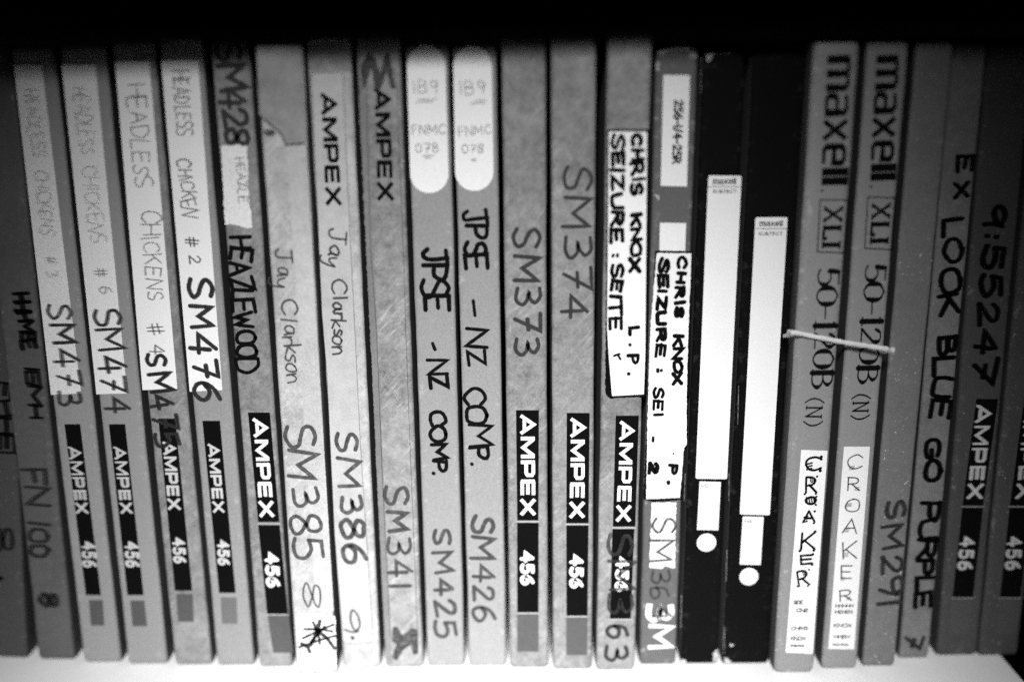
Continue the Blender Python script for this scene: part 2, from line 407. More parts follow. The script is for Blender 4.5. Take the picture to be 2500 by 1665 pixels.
def lay(ink, box, text, p0, p1, h, w, y, hand=1.45, gap=.22, cap='round', contrast=None, seed=0, slant=0, rag=.06):
    """text between two pixels along its baseline; h, w = letter height and stroke width in crop pixels"""
    R = random.Random(seed+box.seed)
    a, b = box.loc(p0), box.loc(p1)
    q0 = px(p0); u = (box.loc((q0[0]+50*K, q0[1]))-a).length/50      # metres per crop pixel
    sw = w*u
    if Ink.soft: sw = max(sw-Ink.soft*1.25, sw*.42)
    hh = h*u if cap == 'flat' else max(h*u-sw, h*u*.55)
    d = (b-a); Ln = d.length; d.normalize(); up = Vector((-d.y, d.x))
    if Ln > 2.5*sw and cap != 'flat': a = a+d*sw*.5; Ln -= sw
    a = a+up*(h*u-hh)*.5
    ws = [G[c][0] for c in text]; tot = sum(ws)+gap*(len(text)-1); sx = Ln/tot; x = 0
    for c, cw in zip(text, ws):
        ang = R.gauss(0, .045)*hand; sc_ = 1+R.gauss(0, .05)*hand; dy = R.gauss(0, .03)*hand; dx = R.gauss(0, .02)*hand
        for sm, pts in G[c][1]:
            Q = []
            for gx, gy in pts:
                gx += R.gauss(0, .016)*hand; gy += R.gauss(0, .016)*hand
                gx += slant*gy
                xx = (gx-cw/2)*sx*sc_; yy = (gy-.5)*hh*sc_
                xr = xx*math.cos(ang)-yy*math.sin(ang); yr = xx*math.sin(ang)+yy*math.cos(ang)
                Q.append(a+d*((x+cw/2+dx)*sx+xr)+up*((.5+dy)*hh+yr))
            if sm: Q = spline([Vector(q) for q in Q])
            elif hand and len(Q) > 1:
                Z = []
                for i in range(len(Q)-1):
                    for k in range(4): Z.append(Q[i].lerp(Q[i+1], k/4))
                Q = Z+[Q[-1]]
            ink.stroke(Q, sw*(1+R.gauss(0, .05)*hand), y, cap, (contrast, d) if contrast else None, rag=rag*hand, R=R)
        x += cw+gap
def write(box, text, p0, p1, h, w, m, on=None, lv=0, name='handwriting', **k):
    ink = Ink(); lay(ink, box, text, p0, p1, h, w, -(.00005+lv*.00021), **k)
    return ink.link(name, M[m], on or box.o)
def lines(box, segs, w, m, lv=0, name='printed_line', on=None, closed=False, hand=0):
    """segs: list of pixel polylines, width in crop pixels"""
    for sg in segs[1:]: lines(box, [sg], w, m, lv, name, on, closed, hand)
    ink = Ink()
    for sg in segs[:1]:
        P = [box.loc(p) for p in sg]; q0 = px(sg[0]); u = (box.loc((q0[0]+50*K, q0[1]))-P[0]).length/50
        Z = []
        for i in range(len(P)-1):
            for k in range(6): Z.append(P[i].lerp(P[i+1], k/6))
        Z.append(P[-1])
        R = random.Random(7)
        ink.stroke(Z, w*u, -(.00005+lv*.00021), rag=.25 if hand else 0.1, R=R)
    return ink.link(name, M[m], on or box.o)
def sh(c, *xs): return [(c, x, y) for x, y in zip(xs[::2], xs[1::2])]

# ------------------------------------------------------------------ the shelf
rx = on_floor((2452, 1600)).x
box_mesh('shelf', -.42, rx, -.085, .30, -.022, 0, M['shelf'], 'structure')
box_mesh('upper_shelf', -.6, .6, -.038, .30, .2885, .31, M['dark'], 'structure')
box_mesh('back_panel', -.6, .6, .302, .32, -.5, .2885, M['dark'], 'structure')
box_mesh('side_panel', -.445, -.422, -.02, .30, -.5, .2885, M['dark'], 'structure')
box_mesh('lower_shelf', -.6, .6, -.085, .30, -.36, -.34, M['dark'], 'structure')

# ------------------------------------------------------------------ printed spine block of the narrow kind and the wide kind
def block_narrow(b, q, t, n, g, blur=0):
    """q: black bar, t: logo, n: number, g: grey square; each (crop, l0,r0,y0, l1,r1,y1)"""
    o = b.quad('printed_bar', *q, M['print'], t=.00004)
    ink = Ink(); c = t[0]
    lay(ink, b, LOGO, (c, t[1], t[3]), (c, t[4], t[6]), t[2]-t[1], (t[2]-t[1])*.28, -.00010, hand=0, gap=.16, cap='flat', contrast=.88)
    c = n[0]
    lay(ink, b, '456', (c, n[1], n[3]), (c, n[4], n[6]), n[2]-n[1], (n[2]-n[1])*.25, -.00010, hand=.1, gap=.34)
    ink.link('lettering', M['printw'], o)
    if g: b.quad('printed_square', *g, M['printgl' if blur == 2 else 'printg'], t=.00004)
boxes = {}
# 0
Ink.soft = .0009
b = Box((-80, 300), (-5, 300), (-25, 1608), (76, 1608), M['falloff'], 'dim blurred box at the far left edge, cut off by the frame', top=112)
write(b, '1600', ('A', -8, 860), ('A', 5, 1240), 80, 20, 'ink', seed=3)
write(b, 'EHHEI', ('B', -25, 230), ('B', 0, 560), 80, 22, 'ink', gap=.05, seed=4)
write(b, '8', ('B', -35, 880), ('B', -30, 985), 90, 16, 'ink')
write(b, '-', ('B', -45, 1140), ('B', 0, 1145), 90, 34, 'ink')
# 1
Ink.soft = .0008
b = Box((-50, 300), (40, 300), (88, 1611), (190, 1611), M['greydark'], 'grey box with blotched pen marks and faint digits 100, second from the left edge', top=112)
b.quad('stained_patch', ('B', 'B'), 70, 195, 470, 150, 240, 1120, M['greydark'], torn=.0005)
write(b, 'HHIHMEE', ('A', 60, 1300), ('B', 100, 90), 70, 24, 'ink', gap=.0, seed=5, lv=1)
write(b, 'IIEIMH', ('B', 112, 160), ('B', 135, 400), 60, 20, 'ink', gap=.0, seed=6, lv=1)
write(b, 'FN', ('B', 95, 610), ('B', 110, 790), 115, 24, 'marker', seed=5, lv=1)
write(b, '100', ('B', 120, 850), ('B', 135, 1015), 100, 24, 'marker', seed=8, lv=1)
write(b, '8', ('B', 168, 1158), ('B', 172, 1230), 95, 30, 'stain', lv=1)
# 2
Ink.soft = .0006
b = Box((30, 160), (136, 160), (203, 1618), (298, 1618), M['grey'], 'light grey box with a white strip marked SM473 above a narrow black bar', top=116)
lb = b.slab('paper_label', [('A', 62, 290), ('A', 187, 290), ('B', 362, 283), ('B', 228, 290)], M['paperg'])
write(b, 'HEADLESS', ('A', 105, 400), ('A', 150, 700), 60, 7, 'faint', lb, 1, hand=1.7, seed=1)
write(b, 'CHICKENS', ('A', 150, 760), ('A', 190, 1050), 60, 7, 'faint', lb, 1, hand=1.7, seed=2)
write(b, '# 3', ('A', 200, 1140), ('A', 215, 1235), 50, 7, 'faint', lb, 1, seed=2)
write(b, 'SM473', ('A', 205, 1350), ('B', 258, 338), 115, 20, 'markerl', None, 1, seed=3, gap=.30)
block_narrow(b, ('B', 287, 357, 420, 382, 450, 1180), ('B', 306, 356, 520, 343, 397, 820), ('B', 364, 424, 942, 372, 430, 1056), ('B', 395, 458, 1202, 405, 465, 1315))
# 3
Ink.soft = .0005
b = Box((149, 160), (262, 160), (312, 1622), (411, 1622), M['grey'], 'light grey box with a white strip marked SM474 above a narrow black bar', top=110)
lb = b.slab('paper_label', [('A', 275, 290), ('A', 425, 290), ('B', 567, 283), ('B', 430, 287)], M['paperg'])
write(b, 'HEADLESS', ('A', 325, 390), ('A', 360, 690), 70, 7, 'faint', lb, 1, hand=1.7, seed=1)
write(b, 'CHICKENS', ('A', 365, 740), ('A', 400, 1080), 70, 7, 'faint', lb, 1, hand=1.7, seed=2)
write(b, '# 6', ('A', 420, 1195), ('A', 440, 1310), 60, 7, 'pencil', lb, 1, seed=2)
write(b, 'SM474', ('A', 408, 1375), ('B', 465, 372), 124, 20, 'markerl', None, 1, seed=5, gap=.30)
block_narrow(b, ('B', 485, 557, 420, 567, 640, 1180), ('B', 508, 556, 520, 542, 592, 820), ('B', 556, 616, 942, 562, 620, 1056), ('B', 580, 643, 1204, 590, 655, 1318))
# 4
Ink.soft = .0003
b = Box((277, 165), (382, 165), (426, 1624), (519, 1624), M['card'], 'darker worn box with a white strip, its number running onto the black bar', top=98)
lb = b.slab('paper_label', [('A', 513, 278), ('A', 665, 275), ('B', 790, 262), ('B', 635, 268)], M['paper'])
write(b, 'HEADLESS', ('A', 568, 375), ('A', 600, 835), 82, 8, 'pencil', lb, 1, hand=1.7, seed=1)
write(b, 'CHICKENS', ('A', 622, 940), ('A', 655, 1340), 82, 8, 'pencil', lb, 1, hand=1.7, seed=6)
write(b, '# 4', ('A', 650, 1440), ('B', 665, 110), 75, 9, 'pencil', lb, 1, seed=2)
write(b, 'SM475', ('B', 635, 105), ('B', 690, 525), 115, 19, 'marker', None, 1, seed=3, gap=.30)
block_narrow(b, ('B', 705, 780, 395, 778, 856, 1160), ('B', 726, 778, 498, 752, 803, 802), ('B', 767, 822, 925, 775, 828, 1038), ('B', 784, 858, 1175, 793, 863, 1298))
# 5
Ink.soft = .00015
b = Box((394, 165), (497, 165), (529, 1625), (624, 1625), M['grey'], 'light grey box with a white strip and large handwritten SM476', top=90)
lb = b.slab('paper_label', [('A', 718, 272), ('A', 882, 270), ('B', 990, 268), ('B', 845, 275)], M['paper'])
write(b, 'HEADLESS', ('A', 765, 315), ('A', 785, 605), 78, 7, 'pencil', lb, 1, hand=1.7, seed=1)
write(b, 'CHICKEN', ('A', 785, 710), ('A', 815, 965), 70, 7, 'pencil', lb, 1, hand=1.7, seed=3)
write(b, '# 2', ('A', 825, 1060), ('A', 840, 1175), 58, 8, 'pencil', lb, 1, seed=2)
write(b, 'SM476', ('A', 826, 1238), ('B', 868, 318), 122, 21, 'markerl', None, 1, seed=9, gap=.30)
b.slab('torn_paper', sh('A', 735, 200, 860, 178, 890, 200, 870, 215, 800, 235, 760, 250, 728, 235), M['card'], torn=.0005)
block_narrow(b, ('B', 901, 979, 405, 975, 1049, 1170), ('B', 926, 973, 507, 952, 998, 815), ('B', 966, 1020, 935, 971, 1026, 1047), ('B', 982, 1053, 1190, 988, 1057, 1307), 2)
# 6
Ink.soft = 0.0
def block_wide(b, q1, q2, g, t, n, dark='print'):
    o = b.quad('printed_panel', *q1, M[dark], t=.00004)
    ink = Ink(); lay(ink, b, LOGO, (t[0], t[1], t[3]), (t[0], t[4], t[6]), t[2]-t[1], (t[2]-t[1])*.28, -.00010, hand=0, gap=.16, cap='flat', contrast=.88)
    ink.link('lettering', M['printw'], o)
    o = b.quad('printed_panel', *q2, M[dark], t=.00004)
    ink = Ink(); lay(ink, b, '456', (n[0], n[1], n[3]), (n[0], n[4], n[6]), n[2]-n[1], (n[2]-n[1])*.24, -.00010, hand=.1, gap=.34)
    ink.link('lettering', M['printw'], o)
    if g: b.quad('printed_square', *g, M['printg'], t=.00004)
    c = q1[0]
    lines(b, [[(c, q1[4]-2, (q1[6]+q2[3])/2), (c, q1[5]+2, (q1[6]+q2[3])/2)], [(q2[0], q2[4]-1, q2[6]+3), (q2[0], q2[5]+1, q2[6]+3)]], 4, 'cream', name='printed_line')
b = Box((515, 165), (615, 165), (634, 1629), (714, 1629), M['card'], 'worn grey box with bold black handwriting starting HEAZ under a torn white scrap', top=98)
b.slab('torn_paper', sh('A', 1020, 480, 1085, 490, 1100, 600, 1015, 640, 1000, 560), M['card'], torn=.0004)
lb = b.slab('paper_label', [('A', 985, 650), ('A', 1100, 640), ('A', 1108, 880), ('A', 1125, 1015), ('A', 1085, 1015), ('A', 1050, 1000), ('A', 1002, 1000)], M['paperg'], torn=.00025, label='torn white paper scrap')
write(b, 'HEAZLE', ('A', 1045, 700), ('A', 1062, 900), 45, 7, 'faint', lb, 1, seed=2)
write(b, 'SM428', ('A', 955, 185), ('A', 1000, 655), 128, 21, 'marker', None, 1, seed=2, gap=.14)
write(b, 'HEAZLEWOOD', ('A', 1008, 1045), ('B', 1050, 196), 112, 18, 'ink', None, 0, seed=4, gap=.06, hand=1.5)
block_wide(b, ('D', 10, 107, 368, 55, 150, 855), ('D', 55, 151, 869, 95, 188, 1264), ('D', 97, 192, 1270, 122, 212, 1436), ('D', 32, 92, 393, 66, 128, 836), ('D', 82, 146, 990, 92, 158, 1146))
# 7
b = Box((626, 165), (742, 165), (724, 1647), (822, 1647), M['cardpale'], 'pale box with its grey top wrapping torn away and a scribble near its white foot', top=112, rc=.0016)
b.slab('torn_wrapping', sh('C', 47, 207, 248, 205, 267, 625, 250, 645, 178, 642, 150, 592, 100, 552, 62, 508), M['torn'], t=.00022, torn=.00012)
lines(b, [sh('C', 55, 508, 100, 548, 152, 588, 180, 645, 262, 638)], 6, 'marker', 1, name='tear_line', hand=1)
ink = Ink(); ink.disc(b.loc(('C', 105, 592)), .0024, -.00005, ry=.0013); ink.link('stain', M['stain'], b.o)
tp = b.slab('tape_strip', [('C', 182, 655), ('C', 268, 650), ('D', 392, 1250), ('D', 312, 1240)], M['cream'], t=.00010, torn=.00006)
b.slab('paper_label', sh('D', 226, 1272, 300, 1262, 398, 1275, 404, 1510, 236, 1515), M['paperg'], t=.00012, torn=.0002)
write(b, 'Jay', ('C', 128, 1100), ('C', 135, 1290), 85, 8, 'pen', None, 1, seed=12, gap=.1)
write(b, 'Clarkson', ('C', 150, 1330), ('D', 180, 238), 82, 8, 'pen', None, 1, seed=14, gap=.12)
write(b, 'SM385', ('D', 168, 425), ('D', 215, 1018), 136, 18, 'markerl', None, 1, seed=4, gap=.30)
write(b, '8', ('D', 256, 1128), ('D', 256, 1232), 74, 8, 'markerl', None, 1, seed=4)
for k, (x0, y0, x1, y1) in enumerate(((262, 1330, 385, 1340), (255, 1370, 390, 1310), (300, 1300, 330, 1395), (240, 1410, 395, 1360), (290, 1385, 350, 1320), (330, 1295, 290, 1400), (310, 1330, 395, 1415), (250, 1395, 285, 1430))):
    lines(b, [sh('D', x0, y0, (x0+x1)/2+8, (y0+y1)/2-5, x1, y1)], 14 if k < 5 else 20, 'marker', 1, name='scribble', hand=1)
lines(b, [sh('C', 298, 1485, 303, 1505), sh('C', 306, 1530, 311, 1565), sh('D', 302, 60, 318, 200), sh('D', 318, 220, 324, 300)], 7, 'marker', 0, name='scuff_line', hand=1)
# 8
b = Box((752, 165), (858, 165), (834, 1631), (932, 1631), M['cardpale'], 'pale worn box with dark lettering high on it and SM386 with a 9 below', top=96, rc=.0019)
b.quad('worn_top', ('C', 'C'), 280, 462, 178, 284, 466, 322, M['card'], torn=.0004, t=.00002)
b.slab('clear_sticker', sh('C', 292, 345, 300, 328, 415, 324, 433, 334, 440, 520, 462, 1000)+sh('D', 486, 0, 510, 500, 567, 1375, 560, 1388, 445, 1395, 432, 1380, 395, 900, 362, 200)+sh('C', 340, 1400, 300, 500), M['cream'], t=.00004)
lines(b, [sh('C', 300, 328, 415, 322, 433, 332, 440, 520, 462, 1000)+sh('D', 486, 0, 510, 500, 567, 1375, 560, 1388, 500, 1393, 445, 1395, 432, 1380)+sh('D', 395, 900, 362, 200)+sh('C', 340, 1400, 300, 500, 292, 340, 300, 328)], 2.6, 'line', 1, name='printed_frame', hand=1)
ink = Ink(); lay(ink, b, LOGO, ('C', 334, 416), ('C', 360, 918), 66, 20, -.0001, hand=0, gap=.16, cap='flat', contrast=.8)
ink.link('printed_lettering', M['print'], b.o)
write(b, 'Jay', ('C', 368, 1012), ('C', 350, 1190), 88, 9, 'pen', None, 1, seed=2, gap=.08)
write(b, 'Clarkson', ('C', 380, 1240), ('D', 385, 108), 76, 9, 'pen', None, 1, seed=6, gap=.10)
write(b, 'SM386', ('D', 388, 450), ('D', 425, 1042), 117, 19, 'markerl', None, 1, seed=8, gap=.30)
write(b, '9', ('D', 436, 1240), ('D', 440, 1345), 78, 9, 'pen', None, 1, seed=4)
write(b, '.', ('D', 470, 1358), ('D', 472, 1370), 60, 15, 'marker', None, 1, seed=4)
# 9
b = Box((872, 165), (978, 165), (938, 1630), (1036, 1630), M['cardscr'], 'scratched grey box with dark stains at its top corner and SM341 low on it', top=88, rc=.0019)
b.quad('dark_band', ('C', 'D'), 503, 538, 420, 625, 650, 1480, M['carddark'], t=.00003, torn=.0003)  # darker band along the box's left side seam
lines(b, [sh('C', 545, 310, 660, 308, 668, 330, 685, 700, 705, 1200)+sh('D', 712, 0, 735, 600, 766, 1370, 760, 1384, 700, 1386, 650, 1384, 645, 1370)+sh('D', 610, 700, 582, 0)+sh('C', 555, 1100, 543, 600, 540, 330)], 3, 'line', 0, name='printed_frame', hand=1)
ink = Ink(); lay(ink, b, LOGO, ('C', 572, 394), ('C', 590, 896), 68, 20, -.00012, hand=0, gap=.16, cap='flat', contrast=.8)
ink.link('printed_lettering', M['print'], b.o)
for P_ in (sh('C', 545, 232, 575, 260, 600, 330, 620, 240, 640, 235, 668, 400, 645, 395, 628, 320, 600, 400, 575, 395, 560, 300, 535, 380, 520, 400, 510, 300),):
    ink = Ink(); ink.poly([b.loc(p) for p in P_], -.00004); ink.link('stain', M['stain'], b.o)
ink = Ink(); ink.poly([b.loc(p) for p in sh('D', 655, 1320, 675, 1322, 700, 1360, 735, 1325, 765, 1335, 768, 1440, 745, 1445, 735, 1400, 705, 1420, 672, 1470, 650, 1460, 670, 1400, 650, 1380)], -.00004); ink.link('stain', M['stain'], b.o)
write(b, 'SM341', ('D', 612, 695), ('D', 632, 1158), 113, 18, 'markerl', None, 0, seed=8, gap=.30)
# 10, 11
def stadium(b, c, l, r, t, bo, dx):
    P = []; cx = (l+r)/2; hw = (r-l)/2; n = 14
    for k in range(n+1):
        a = math.pi*k/n; P.append((c, cx-math.cos(a)*hw, t+hw*1.05-math.sin(a)*hw*1.05))
    for k in range(n+1):
        a = math.pi*k/n; P.append((c, cx+dx+math.cos(a)*hw, bo-hw*1.0+math.sin(a)*hw*1.0))
    return b.slab('paper_label', P, M['paper'], label='rounded white sticker')
b = Box((992, 165), (1096, 165), (1042, 1627), (1137, 1627), M['grey'], 'smooth light grey box with a round-ended white sticker and SM425 below', top=106)
lb = stadium(b, 'C', 718, 889, 205, 861, 14)
for t_, p, q_, h_ in (('1B9', ('C', 742, 420), ('C', 858, 418), 60), ('FNMC', ('C', 738, 602), ('C', 893, 600), 46), ('078', ('C', 755, 682), ('C', 858, 680), 42)):
    write(b, t_, p, q_, h_, 4.5, 'pencil', lb, 1, seed=2, gap=.3, hand=.8)
lines(b, [sh('C', 768, 444, 832, 446, 852, 440), sh('C', 760, 456, 830, 455), sh('C', 788, 694, 838, 692), sh('C', 798, 704, 828, 703)], 4.5, 'pencil', 1, on=lb, name='underline')
write(b, 'JPSE', ('C', 778, 1100), ('C', 790, 1390), 124, 20, 'ink', seed=6, gap=.02, hand=1.3)
write(b, '-', ('D', 808, 58), ('D', 822, 104), 46, 15, 'ink')
write(b, 'NZ', ('D', 805, 130), ('D', 806, 275), 100, 18, 'ink', seed=3, gap=.25)
write(b, 'COMP.', ('D', 812, 360), ('D', 828, 655), 82, 17, 'ink', seed=5, gap=.10, hand=1.5)
write(b, 'SM425', ('D', 815, 882), ('D', 845, 1372), 103, 18, 'markerl', seed=8, gap=.30, hand=1.2)
b = Box((1107, 165), (1211, 165), (1143, 1627), (1239, 1627), M['grey'], 'smooth light grey box with a round-ended white sticker and SM426 below', top=109)
lb = stadium(b, 'C', 924, 1095, 207, 851, 8)
for t_, p, q_, h_ in (('1B9', ('C', 950, 420), ('C', 1064, 418), 58), ('FNMC', ('C', 948, 610), ('C', 1095, 598), 44), ('078', ('C', 962, 684), ('C', 1060, 682), 40)):
    write(b, t_, p, q_, h_, 4.5, 'pencil', lb, 1, seed=9, gap=.3, hand=.8)
lines(b, [sh('C', 1020, 450, 1068, 448), sh('C', 1000, 462, 1070, 460), sh('C', 1004, 710, 1026, 710), sh('C', 1006, 718, 1022, 718)], 4.5, 'pencil', 1, on=lb, name='underline')
write(b, 'JPSE', ('C', 958, 928), ('C', 972, 1208), 120, 19, 'ink', seed=9, gap=.02, hand=1.3)
write(b, '-', ('C', 970, 1338), ('C', 990, 1415), 78, 16, 'ink')
write(b, 'NZ', ('C', 975, 1455), ('D', 978, 168), 104, 17, 'ink', seed=3, gap=.25)
write(b, 'COMP.', ('D', 968, 255), ('D', 992, 608), 108, 17, 'ink', seed=7, gap=.06, hand=1.5)
write(b, 'SM426', ('D', 1000, 822), ('D', 1010, 1306), 113, 18, 'markerl', seed=5, gap=.30, hand=1.2)
# 12, 13
b = Box((1225, 165), (1333, 165), (1243, 1631), (1341, 1631), M['card'], 'mottled worn grey box marked SM373 above its black panels', top=90, rc=.0019)
write(b, 'SM373', ('E', 84, 1015), ('F', 98, 122), 132, 18, 'marker', seed=3, gap=.30, hand=1.2)
block_wide(b, ('F', 109, 211, 358, 114, 209, 848), ('F', 114, 210, 858, 114, 210, 1257), ('F', 114, 210, 1264, 114, 210, 1431), ('F', 130, 192, 378, 132, 193, 828), ('F', 126, 190, 985, 128, 194, 1136))
b = Box((1344, 165), (1457, 165), (1349, 1635), (1447, 1635), M['card'], 'mottled worn grey box marked SM374 above its black panels', top=88, rc=.0019)
write(b, 'SM374', ('E', 322, 738), ('E', 308, 1420), 132, 17, 'marker', seed=5, gap=.30, hand=1.2)
block_wide(b, ('F', 335, 437, 370, 333, 432, 860), ('F', 333, 432, 870, 333, 428, 1272), ('F', 333, 428, 1279, 332, 426, 1447), ('F', 354, 416, 392, 350, 412, 840), ('F', 346, 410, 1000, 346, 412, 1150))
# 14
b = Box((1482, 165), (1591, 165), (1453, 1637), (1551, 1637), M['card'], 'worn box with a white block-lettered label ending in 1 above black panels', top=82, rc=.0019)
b.slab('label_backing', [('E', 515, 576), ('E', 704, 576), ('F', 694, 285), ('F', 680, 297), ('F', 525, 305), ('F', 506, 280)], M['print'], t=.00022, torn=.00022)
lb = b.slab('paper_label', [('E', 522, 586), ('E', 692, 588), ('F', 684, 100), ('F', 678, 286), ('F', 536, 294), ('F', 522, 120), ('E', 514, 1460)], M['paper'], t=.00020, base=.0002, rnd=.0006)
ink = Ink(); y_ = -.00044
lay(ink, b, 'CHRIS', ('E', 616, 594), ('E', 614, 872), 64, 19, y_, gap=.34, seed=1)
lay(ink, b, 'KNOX', ('E', 613, 948), ('E', 612, 1215), 58, 19, y_, gap=.2, seed=2)
lay(ink, b, 'L.P.', ('E', 606, 1450), ('F', 603, 203), 54, 16, y_, gap=1.1, seed=3)
lay(ink, b, 'SEIZURE', ('E', 530, 592), ('E', 522, 1085), 68, 19, y_, gap=.25, seed=4)
lay(ink, b, ':', ('E', 525, 1120), ('E', 525, 1140), 60, 15, y_, seed=4)
lay(ink, b, 'SEITE', ('E', 525, 1172), ('E', 520, 1470), 66, 17, y_, gap=.25, seed=6)
lay(ink, b, '1', ('F', 538, 108), ('F', 540, 122), 36, 13, y_, seed=6); lay(ink, b, '-', ('F', 550, 118), ('F', 560, 138), 30, 12, y_, seed=6)
ink.link('handwriting', M['ink'], lb)
block_wide(b, ('F', 553, 656, 382, 540, 640, 875), ('F', 538, 636, 886, 527, 620, 1285), None, ('F', 574, 634, 405, 557, 620, 856), ('F', 552, 614, 1010, 548, 606, 1164))
write(b, 'SM3', ('F', 512, 905), ('F', 500, 1270), 125, 17, 'stain', None, 1, seed=5, gap=.2)
write(b, '63', ('F', 505, 1300), ('F', 505, 1478), 122, 17, 'marker', None, 1, seed=7, gap=.3)
# 15
b15 = b = Box((1601, 165), (1703, 165), (1558, 1623), (1652, 1623), M['mid'], 'mid grey box with a printed code label at top and white label ending in 2', top=120)
lb = b.slab('paper_label', [('E', 765, 335), ('E', 883, 337), ('E', 870, 831), ('E', 753, 828)], M['paper'], t=.00006)
ink = Ink(); lay(ink, b, '256-1/4-25R', ('E', 812, 446), ('E', 802, 732), 44, 9, -.0001, hand=.05, gap=.26); ink.link('printed_lettering', M['ink'], lb)
b.slab('printed_square', [('E', 750, 992), ('E', 866, 994), ('E', 862, 1118), ('E', 747, 1116)], M['printw'], t=.00005)
b.slab('label_backing', [('E', 728, 1116), ('E', 897, 1118), ('F', 885, 0), ('F', 884, 290), ('F', 872, 295), ('F', 874, 500), ('F', 850, 520), ('F', 848, 755), ('F', 720, 765), ('F', 676, 752)], M['print'], t=.00022, torn=.0002)
lb = b.slab('paper_label', [('E', 735, 1126), ('E', 889, 1128), ('F', 876, 5), ('F', 868, 290), ('F', 868, 510), ('F', 856, 525), ('F', 838, 745), ('F', 688, 752), ('F', 694, 400), ('F', 706, 0)], M['paper'], t=.00020, base=.0002, torn=.00014)
ink = Ink()
lay(ink, b, 'CHRIS', ('E', 822, 1136), ('E', 804, 1418), 54, 18, y_, gap=.34, seed=1)
lay(ink, b, 'KNOX', ('E', 805, 1490), ('F', 800, 250), 52, 18, y_, gap=.2, seed=2)
lay(ink, b, '.', ('F', 803, 546), ('F', 803, 552), 40, 9, y_); lay(ink, b, 'P.', ('F', 780, 594), ('F', 778, 688), 50, 17, y_, gap=.6, seed=3)
lay(ink, b, 'SEIZURE', ('E', 742, 1148), ('F', 722, 122), 54, 18, y_, gap=.25, seed=4)
lay(ink, b, ':', ('F', 728, 172), ('F', 727, 188), 46, 14, y_, seed=4)
lay(ink, b, 'SEI', ('F', 717, 250), ('F', 715, 385), 56, 14, y_, gap=.3, seed=6)
lay(ink, b, '-', ('F', 708, 478), ('F', 708, 492), 20, 14, y_); lay(ink, b, '2', ('F', 696, 582), ('F', 694, 642), 52, 18, y_, seed=6)
ink.link('handwriting', M['ink'], lb)
b.slab('printed_square', [('F', 713, 768), ('F', 822, 768), ('F', 816, 1060), ('F', 772, 1052), ('F', 760, 1062), ('F', 703, 1058)], M['printw'], t=.00005, torn=.0002)
write(b, 'SM', ('F', 712, 832), ('F', 700, 1030), 108, 13, 'markerl', seed=5, gap=.4)
write(b, '36', ('F', 706, 1068), ('F', 705, 1200), 88, 12, 'markerl', seed=5, gap=.2)
ink = Ink(); lay(ink, b, ['3'], ('F', 698, 1218), ('F', 696, 1290), 104, 26, -.00006, hand=0, cap='flat')
lay(ink, b, 'M', ('F', 700, 1316), ('F', 696, 1412), 104, 20, -.00006, hand=0, cap='flat'); ink.link('printed_logo', M['printw'], b.o)
write(b, '4', ('F', 712, 1222), ('F', 708, 1290), 85, 12, 'stain', lv=1)
# 16, 17
def black_box(b, lab, nol, circ, mx, ln, su, no, r):
    lb = b.slab('paper_label', lab, M['paper'], rnd=.0009, t=.00012)
    ink = Ink(); h_ = mx[2]
    lay(ink, b, 'mqxell', mx[0], mx[1], h_, 5.6, -.00017, hand=0, gap=.08, contrast=.6)
    lay(ink, b, 'SUBJECT', su[0], su[1], su[2], 2.4, -.00017, hand=0, gap=.32)
    P = [b.loc(p) for p in ln]; ink.stroke(P, .0002, -.00017)
    ink.link('printed_lettering', M['ink'], lb)
    l2 = b.slab('paper_label', nol, M['paper'], t=.00012)
    ink = Ink(); lay(ink, b, 'NO.', no[0], no[1], no[2], 2.2, -.00017, hand=0, gap=.3); ink.link('printed_lettering', M['ink'], l2)
    c = b.loc(circ); P = []
    v = [(c.x+r*math.cos(a*math.pi/20), -.00012, c.y+r*math.sin(a*math.pi/20)) for a in range(40)]
    v += [(x, .00003, z) for x, _, z in v]
    link('round_sticker', v, [tuple(range(40))]+[(i, i+40, (i+1) % 40+40, (i+1) % 40) for i in range(40)], M['paper'], b.o)
def fr(b, quads, w=3): # faint embossed frame round the labels
    lines(b, quads, w, 'printg', name='embossed_line')
b16 = b = Box((1712, 165), (1822, 165), (1662, 1621), (1752, 1621), M['black'], 'matt black box with a long blank white label starting nearer its top', top=131, rc=.0013)
black_box(b, [('E', 965, 782), ('E', 1113, 784), ('F', 1048, 664), ('F', 908, 662)],
          [('F', 926, 674), ('F', 1021, 677), ('F', 1009, 891), ('F', 915, 889)], ('F', 957, 946),
          (('E', 982, 822), ('E', 1090, 822), 28), [('E', 964, 832), ('E', 1110, 832)], (('E', 984, 860), ('E', 1090, 860), 15), (('F', 933, 700), ('F', 970, 700), 13), .0042)
b17 = b = Box((1828, 165), (1975, 165), (1768, 1621), (1872, 1621), M['black'], 'matt black box with a long blank white label set lower, next to the grey pair', top=131, rc=.0013)
Z_ = 1.0617
black_box(b, [(1737*Z_, 500*Z_), (1811*Z_, 500*Z_), (1770*Z_, 1184*Z_), (1701*Z_, 1182*Z_)],
          [(1708*Z_, 1187*Z_), (1756*Z_, 1188*Z_), (1749*Z_, 1298*Z_), (1701*Z_, 1297*Z_)], (1722*Z_, 1325*Z_),
          ((1745*Z_, 521*Z_), (1801*Z_, 521*Z_), 26), [(1738*Z_, 526*Z_), (1809*Z_, 526*Z_)], ((1744*Z_, 541*Z_), (1799*Z_, 541*Z_), 14), ((1712*Z_, 1201*Z_), (1732*Z_, 1201*Z_), 12), .0041)
